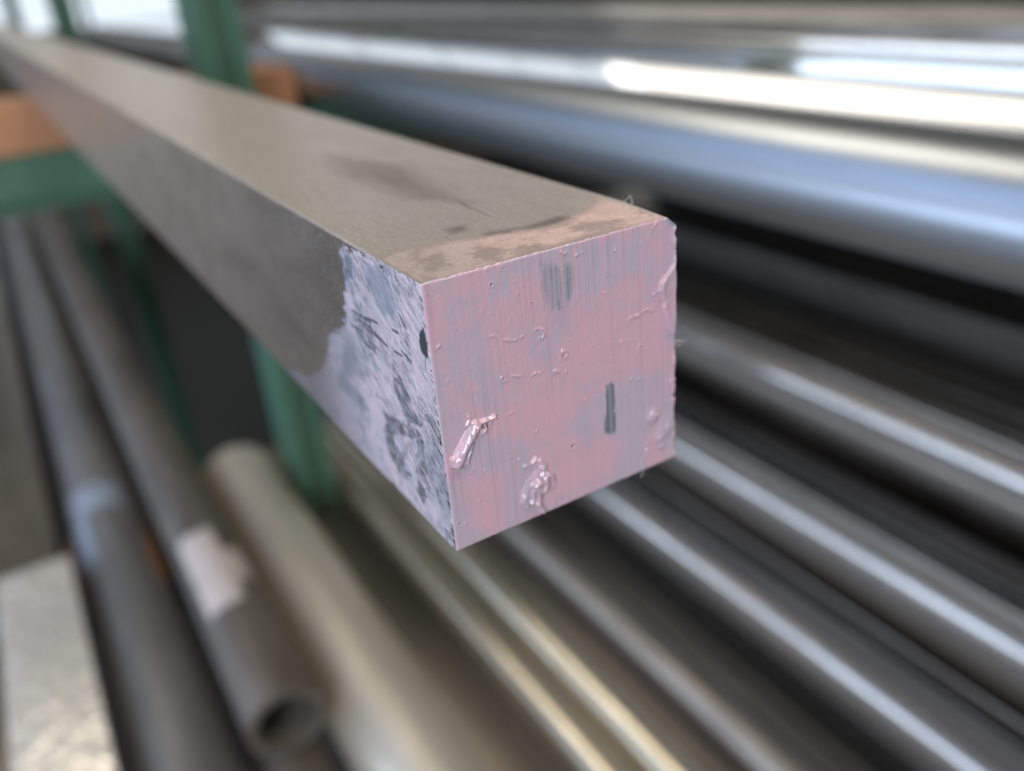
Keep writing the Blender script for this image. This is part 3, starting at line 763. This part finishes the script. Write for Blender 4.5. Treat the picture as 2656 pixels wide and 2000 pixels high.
    H = H * (1 - holes)
    thick = thick - 0.34 * holes
    dark = np.maximum(dark, 0.6 * holes)  # shade inside the torn holes is put into the colour
    # flat grey blister and small pits
    dd = np.hypot(X - F_DROP[0], (Z - F_DROP[1]) * 1.1)
    tint = np.maximum(tint, sstep(1.25, 0.9, dd) * 0.9)
    H = np.maximum(H, 0.13 * np.exp(-((dd - 1.25) / 0.25) ** 2) * sstep(-0.8, 0.9, X - F_DROP[0] + Z - F_DROP[1]))
    for (cx, cz), r in F_DOTS:
        d = np.hypot(X - cx, (Z - cz) * 0.75)
        a = sstep(r * 1.15, r * 0.6, d)
        dark = np.maximum(dark, a * 0.75)  # pits are darkened in colour as well as sunk
        thick = thick - a * 0.22
        H = np.maximum(H, 0.06 * np.exp(-((d - r * 1.4) / 0.15) ** 2))
    # scattered specks of dust and nicks
    rs = np.random.RandomState(4)
    for k in range(150):
        cx, cz, r = rs.uniform(0.5, 49.5), rs.uniform(-49.5, -0.5), rs.uniform(0.06, 0.16)
        i0, i1 = np.searchsorted(u, [cx - 1, cx + 1]); j0, j1 = np.searchsorted(w, [cz - 1, cz + 1])
        d = np.hypot(X[j0:j1, i0:i1] - cx, (Z[j0:j1, i0:i1] - cz) * rs.uniform(0.4, 1))
        if k % 3 == 0:
            dark[j0:j1, i0:i1] = np.maximum(dark[j0:j1, i0:i1], 0.5 * sstep(r, r * 0.4, d))
        else:
            H[j0:j1, i0:i1] = np.maximum(H[j0:j1, i0:i1], rs.uniform(0.05, 0.22) * np.exp(-(d / r) ** 2))
    # gather of paint along the right and left edges
    H = np.maximum(H, 0.28 * sstep(1.0, 0.1, S - X) * sstep(0.35, 0.7, fbm(X * 1.0, Z * 0.9, 15, 4)) * 1.4)
    Y = -(np.clip(thick + 0.25, 0.012, None) + H)
    Y = Y * (1 - 0 * X)
    X2, Z2 = X.copy(), Z.copy()
    # the outline is a little ragged and follows the chamfered corner
    eR = sstep(0.6, 0, S - X); eL = sstep(0.5, 0, X); eT = sstep(0.5, 0, -Z); eB = sstep(0.5, 0, Z + S)
    X2 += eR * (0.08 + 0.26 * (fbm(Z * 0.9, Z * 0 + 3, 21, 5) - 0.5)) - eL * 0.08
    Z2 += eT * (0.05 + 0.25 * (fbm(X * 1.1, X * 0 + 8, 22, 4) - 0.5)) - eB * (0.04 + 0.22 * (fbm(X * 1.1, X * 0 + 2, 23, 4) - 0.5))
    c = 2.0
    over = np.clip((X2 - (S - c)) + (Z2 + c * 0.9) * (c / (c * 0.9)), 0, None)
    near = (X > S - 4) & (Z > -4)
    over = np.where(near, np.clip((X2 - S + c) * 0.9 + (Z2 + c * 0.9) - c * 0.9, 0, None), 0)
    X2 -= over * 0.5; Z2 -= over * 0.55
    # rolled-over rim so the coat has a thickness
    rim = np.minimum(np.minimum(X, S - X), np.minimum(-Z, Z + S))
    Y = Y * sstep(-0.12, 0.22, rim) + 0.02 * sstep(0.1, 0.0, rim)
    P = np.stack([X2, Y, Z2], -1)
    P = P[:, ::1]
    m = paint_material('pink_paint_end', PINK, GREY, (0.33, 0.38, 0.44), (0.09, 0.10, 0.115))
    grid_object('end_paint', P, dict(tint=tint, bare=np.clip(bare, 0, 1), dark=np.clip(dark, 0, 1), gloss=sstep(0.04, 0.3, H)), np.ones_like(X, bool), m, bar)


# ---- left side: brushed-on paint, scraped through to the steel --------------------------------
def left_face():
    ny, nz = 560, 300
    yy = np.concatenate([np.linspace(0, 62, 420), np.linspace(62.3, 112, ny - 420)])
    w = np.linspace(-S, 0, nz)
    Yc, Z = np.meshgrid(yy, w)
    # scrape direction: down towards the near end
    ang = math.radians(35)
    A = Yc * math.cos(ang) + Z * math.sin(ang)
    B = -Yc * math.sin(ang) + Z * math.cos(ang)
    fine = fbm(A * 0.35, B * 3.4, 51, 4)
    fine2 = fbm(A * 0.8, B * 5.0, 55, 3)
    wet = poly(Yc, Z, [tuple(p) for p in L_PAINT] + [(118, -50.5), (0, -51), (-1, 1), (3, 0.6), (20, 0.3)], 2.0, 1.8, 6, 0.5, 1.0)
    feather = fbm(A * 0.16, B * 3.0, 53, 4)
    wet = sstep(0.36, 0.60, wet + 1.1 * (feather - 0.5) * sstep(45, 30, Yc) + 1.2 * (fine - 0.5) * sstep(45, 25, Yc))
    far = sstep(30, 75, Yc)
    cover = wet * (1 - 0.30 * sstep(26, 40, Yc)) * (1 - 0.55 * far) * (1 - 0.55 * sstep(85, 110, Yc))
    # tint 0 = pinkish lilac, 1 = blue grey film
    tint = 0.40 + 0.45 * (fbm(Yc * 0.12, Z * 0.12, 33, 4) - 0.5) * 2 + 0.5 * (fbm(A * 0.15, B * 0.9, 36, 4) - 0.5) + 0.45 * (sstep(0.47, 0.53, fbm(A * 0.22, B * 1.2, 38, 4)) - 0.5)
    tint -= 0.55 * poly(Yc, Z, L_PINKA, 1.0, 1.2, 12, .5, .5)
    tint -= 0.35 * poly(Yc, Z, L_STRIP, 0.35, 0.5, 13, .6, .6)
    tint += 0.35 * poly(Yc, Z, L_BLUE2, 0.8, 1.0, 14, .6, .6)
    tint = np.clip(tint + 0.25 * (fine - 0.5), 0, 1)
    bare = 0.06 + 0.40 * sstep(0.52, 0.68, fine) + 0.25 * sstep(0.55, 0.7, fine2)
    bare = np.maximum(bare, 0.80 * poly(Yc, Z, L_BLUE1, 0.7, 1.0, 15, .6, .6))
    bare = np.maximum(bare, 0.50 * poly(Yc, Z, L_BLUE2, 0.8, 1.2, 16, .6, .6) * (0.4 + 1.2 * fine))
    bare = np.maximum(bare, 0.55 * poly(Yc, Z, L_GRAY1, 1.5, 1.6, 17, .5, .5))
    bare = np.maximum(bare, 0.75 * poly(Yc, Z, L_EDGEBLUE, 0.5, 0.7, 18, .6, .9) * sstep(0.30, 0.65, fine2))
    bare = np.clip(bare + far * 0.35, 0, 1)
    dark = np.zeros_like(Yc)
    for k, P in enumerate(L_C):
        a = poly(Yc, Z, P, 0.35, 1.1, 20 + k, 0.8, 1.6)
        hit = a * sstep(0.30, 0.50, fine + 0.35 * (fine2 - 0.5))
        bare = np.maximum(bare, hit * 0.85)
        dark = np.maximum(dark, hit * (0.30 + 0.55 * sstep(0.4, 0.7, fine2)))
    a = poly(Yc, Z, L_STREAK1, 0.5, 1.0, 30, .6, .9)
    hit = a * sstep(0.56, 0.66, fine2)
    bare = np.maximum(bare, hit * 0.7); dark = np.maximum(dark, hit * 0.6)
    for s in L_STR:
        d = segdist(Yc, Z, s)
        t = sstep(0.42, 0.08, d + 0.3 * (fine2 - 0.45))
        bare = np.maximum(bare, t * 0.8); dark = np.maximum(dark, t * 0.8)
    for s in L_CRACK:
        t = sstep(0.30, 0.05, segdist(Yc, Z, s) + 0.4 * (fine2 - 0.5))
        dark = np.maximum(dark, t * 0.7)
    bl = np.maximum(poly(Yc, Z, L_BLOT, 0.25, 0.35, 41, 1.2, 1.2), 0.6 * sstep(0.3, 0.05, segdist(Yc, Z, L_BLOTH)))
    bare = np.maximum(bare, bl); dark = np.maximum(dark, 0.88 * bl)
    patchy = sstep(0.46, 0.60, fbm(Yc * 0.22 + 7, Z * 0.16, 57, 3)) * sstep(60, 35, Yc)
    scr = sstep(0.60, 0.72, vnoise(A * 0.55, B * 6.5, 58) * 0.7 + 0.45 * vnoise(A * 1.4, B * 10, 59)) * (0.25 + 0.75 * patchy)
    dark = np.maximum(dark, 0.62 * scr * sstep(55, 35, Yc))
    bare = np.maximum(bare, 0.6 * scr)
    rs = np.random.RandomState(9)
    for k in range(90):
        cy, cz = rs.uniform(0, 45), rs.uniform(-49, -1)
        ln = rs.uniform(0.3, 1.6)
        j = np.abs(w - cz) < 3; i = np.abs(yy - cy) < 3
        ix = np.ix_(j, i)
        d = segdist(Yc[ix], Z[ix], [(cy, cz), (cy + ln * math.cos(ang), cz + ln * math.sin(ang))])
        dark[ix] = np.maximum(dark[ix], rs.uniform(0.3, 0.7) * sstep(0.16, 0.04, d) * (Yc[ix] < 40))
    # thickness: ridges of dried paint
    thick = 0.05 + 0.10 * (fbm(Yc * 0.5, Z * 0.6, 61, 4)) + 0.035 * (fine2 - 0.5) - 0.06 * np.clip(bare, 0, 1)
    for P, wd, h in (([(12.5, -1.5), (9.5, -12), (7.0, -22), (5.2, -32)], .30, .10), ([(31, -1.6), (24, -1.4), (19, -1.7)], .35, .14), ([(33.2, -5), (33.6, -9)], .25, .08)):
        thick += h * np.exp(-(segdist(Yc, Z, P) / wd) ** 2) * (0.3 + 1.2 * fine)
    rim = np.minimum(np.minimum(-Z, Z + S), Yc)
    thick = np.clip(thick, 0.02, None) * sstep(-0.1, 0.25, rim) * sstep(0.0, 0.5, cover) + 0.006
    Z2 = Z - sstep(0.6, 0, Z + S) * sstep(60, 30, Yc) * (0.30 * (fbm(Yc * 0.5, Yc * 0, 70, 5)) - 0.06)
    Y2 = Yc.copy()
    P = np.stack([-thick, Y2, Z2], -1)[:, ::-1]
    fl = lambda q: np.clip(q, 0, 1)[:, ::-1]
    film = fl(cover)
    m = paint_material('pink_paint_side', (0.62, 0.51, 0.57), (0.36, 0.385, 0.46), (0.17, 0.205, 0.26), (0.03, 0.035, 0.045), rough=0.45)
    # where the film thins out it is translucent over the steel
    nt = m.node_tree
    b = nt.nodes['Principled BSDF']
    nt.links.new(attr(nt, 'film'), b.inputs['Alpha'])
    grid_object('side_paint', P, dict(tint=fl(tint), bare=fl(bare), dark=fl(dark), gloss=fl(Yc * 0 + 0.2), film=sstep(0.0, 0.85, film)), film > 0.02, m, bar)


# ---- top: overspray and rubbed-off paint along the near edge ---------------------------------
def top_face():
    nx, ny = 330, 420
    u = np.linspace(0.4, S - 2.0, nx); yy = np.linspace(0, 30, ny)
    X, Yc = np.meshgrid(u, yy)
    nz = fbm(X * 0.5, Yc * 0.6, 81, 5)
    n2 = fbm(X * 2.4, Yc * 2.4, 85, 4)
    P = [tuple(p) for p in T_PAINT]
    near = poly(X, Yc, P, 2.4, 1.0, 82, 0.35, 0.8)
    base = 0.62 * sstep(17, 2, Yc) * sstep(20, 0, X) + near
    cover = np.clip(base, 0, 1)
    for k, Q in enumerate(T_GRAY):
        cover = cover * (1 - 0.75 * poly(X, Yc, Q, 1.6, 1.6, 90 + k, 0.9, 1.0))
    cover = cover * (0.6 + 0.6 * nz) * (0.6 + 0.6 * n2) * (0.8 + 0.4 * vnoise(X * 6, Yc * 6, 99))
    cover = np.clip(cover * 1.0, 0, 1) * sstep(26, 20, Yc + 4 * (nz - 0.5))
    tint = sstep(30, 0, X) * 0.9 + 0.4 * (nz - 0.5)  # greyer towards the left: light falloff put into the colour
    dark = 0.3 * sstep(0.62, 0.8, n2)
    thick = 0.015 + 0.05 * cover * n2 + 0.03 * cover
    c0 = 2.0 * np.clip(1 - Yc / 14, 0, 1) + 0.5
    X2 = np.minimum(X, S - c0 - 0.02)
    P3 = np.stack([X2, Yc, thick], -1)
    fl = lambda q: np.clip(q, 0, 1)
    m = paint_material('pink_overspray', (0.60, 0.44, 0.41), (0.36, 0.315, 0.29), (0.3, 0.28, 0.25), (0.10, 0.09, 0.08), rough=0.55)
    nt = m.node_tree
    nt.links.new(attr(nt, 'film'), nt.nodes['Principled BSDF'].inputs['Alpha'])
    grid_object('top_overspray', P3, dict(tint=fl(tint), bare=fl(X * 0), dark=fl(dark), gloss=fl(X * 0), film=fl(cover * 1.15)), cover > 0.03, m, bar)


front_face()
left_face()
top_face()


# dark rubbed stain and fine scratches on the top of the bar
def stain(name, pts, col, z, alpha, soft, rough=0.5, rag=2.0):
    xs = [p[0] for p in pts]; ysx = [p[1] for p in pts]
    u = np.linspace(min(xs) - soft * 2, max(xs) + soft * 2, 90); yy = np.linspace(min(ysx) - soft * 3, max(ysx) + soft * 3, 160)
    u = np.clip(u, 0.4, 48)
    X, Yc = np.meshgrid(u, yy)
    a = poly(X, Yc, [tuple(p) for p in pts], soft, rag, 5, 0.2, 0.05) * alpha * (0.7 + 0.6 * (fbm(X * 0.8, Yc * 0.15, 7, 4) - 0.5))
    m, nt, b = mat(name + '_film')
    b.inputs['Base Color'].default_value = (*col, 1)
    b.inputs['Roughness'].default_value = rough
    nt.links.new(attr(nt, 'film'), b.inputs['Alpha'])
    grid_object(name, np.stack([X, Yc, X * 0 + z], -1), dict(film=np.clip(a, 0, 1)), a > 0.004, m, bar)


stain('oil_stain', T_DARK, (0.07, 0.06, 0.05), 0.010, 0.36, 4.5, rag=3.0)
for k, Q in enumerate(T_SMUDGE):
    stain('smudge', Q, (0.09, 0.08, 0.07), 0.012 + 0.002 * k, 0.5, 1.2, rag=1.0)
for k, Q in enumerate(T_SCR):
    w = 0.10
    left = [(p[0] - w, p[1]) for p in Q]; right = [(p[0] + w, p[1]) for p in reversed(Q)]
    stain('scratch', left + right, (0.05, 0.045, 0.04), 0.020 + 0.002 * k, 0.8, 0.12, rag=0.1)


# ---- lint fibres clinging to the edges --------------------------------------------------------
def fibre(label, pts, r=0.000045):
    P = [Vector(p) for p in pts]
    C = []
    for i in range(len(P) - 1):                     # Catmull-Rom through the points
        p0, p1, p2, p3 = P[max(i - 1, 0)], P[i], P[i + 1], P[min(i + 2, len(P) - 1)]
        for k in range(6):
            t = k / 6
            C.append(0.5 * ((2 * p1) + (p2 - p0) * t + (2 * p0 - 5 * p1 + 4 * p2 - p3) * t * t + (3 * p1 - p0 - 3 * p2 + p3) * t ** 3))
    C.append(P[-1])
    v, f = [], []
    for i, c in enumerate(C):
        d = (C[min(i + 1, len(C) - 1)] - C[max(i - 1, 0)]).normalized()
        a = d.cross(Vector((0.3, 0.5, 0.8))).normalized(); b_ = d.cross(a)
        for k in range(5):
            q = 2 * math.pi * k / 5
            v.append(c + r * (a * math.cos(q) + b_ * math.sin(q)))
    for i in range(len(C) - 1):
        for k in range(5):
            f.append((i * 5 + k, i * 5 + (k + 1) % 5, i * 5 + 5 + (k + 1) % 5, i * 5 + 5 + k))
    f += [tuple(range(5)), tuple(range(len(v) - 5, len(v)))]
    return tag(link('lint_fibre', mesh('lint_fibre', v, f), M_LINT), label, 'fibre', 'lint fibres on the bar end')


M_LINT = painted('lint', (0.62, 0.58, 0.56), chip=(0.5, 0.45, 0.44), rough=0.8)
fibre('fine pale fibre looping up from the top right edge of the bar', [(.0492, .0138, -.0002), (.0498, .013, .0006), (.05, .0125, .0011), (.05, .012, .0008), (.0497, .0115, -.0003)])
fibre('curled pale fibre sticking out from the right edge of the pink face', [(.0499, 0, -.0244), (.0508, -.0002, -.0243), (.0514, -.0003, -.025), (.0509, -.0004, -.0255), (.0503, -.0002, -.0251), (.0508, 0, -.0245), (.0518, .0001, -.0248), (.0526, 0, -.0253), (.0531, 0, -.0252)])
fibre('tiny pale fibre hanging from the bottom edge of the pink face', [(.042, -.0002, -.0494), (.042, -.0002, -.0506), (.0418, -.0001, -.0511), (.0416, 0, -.0514)])
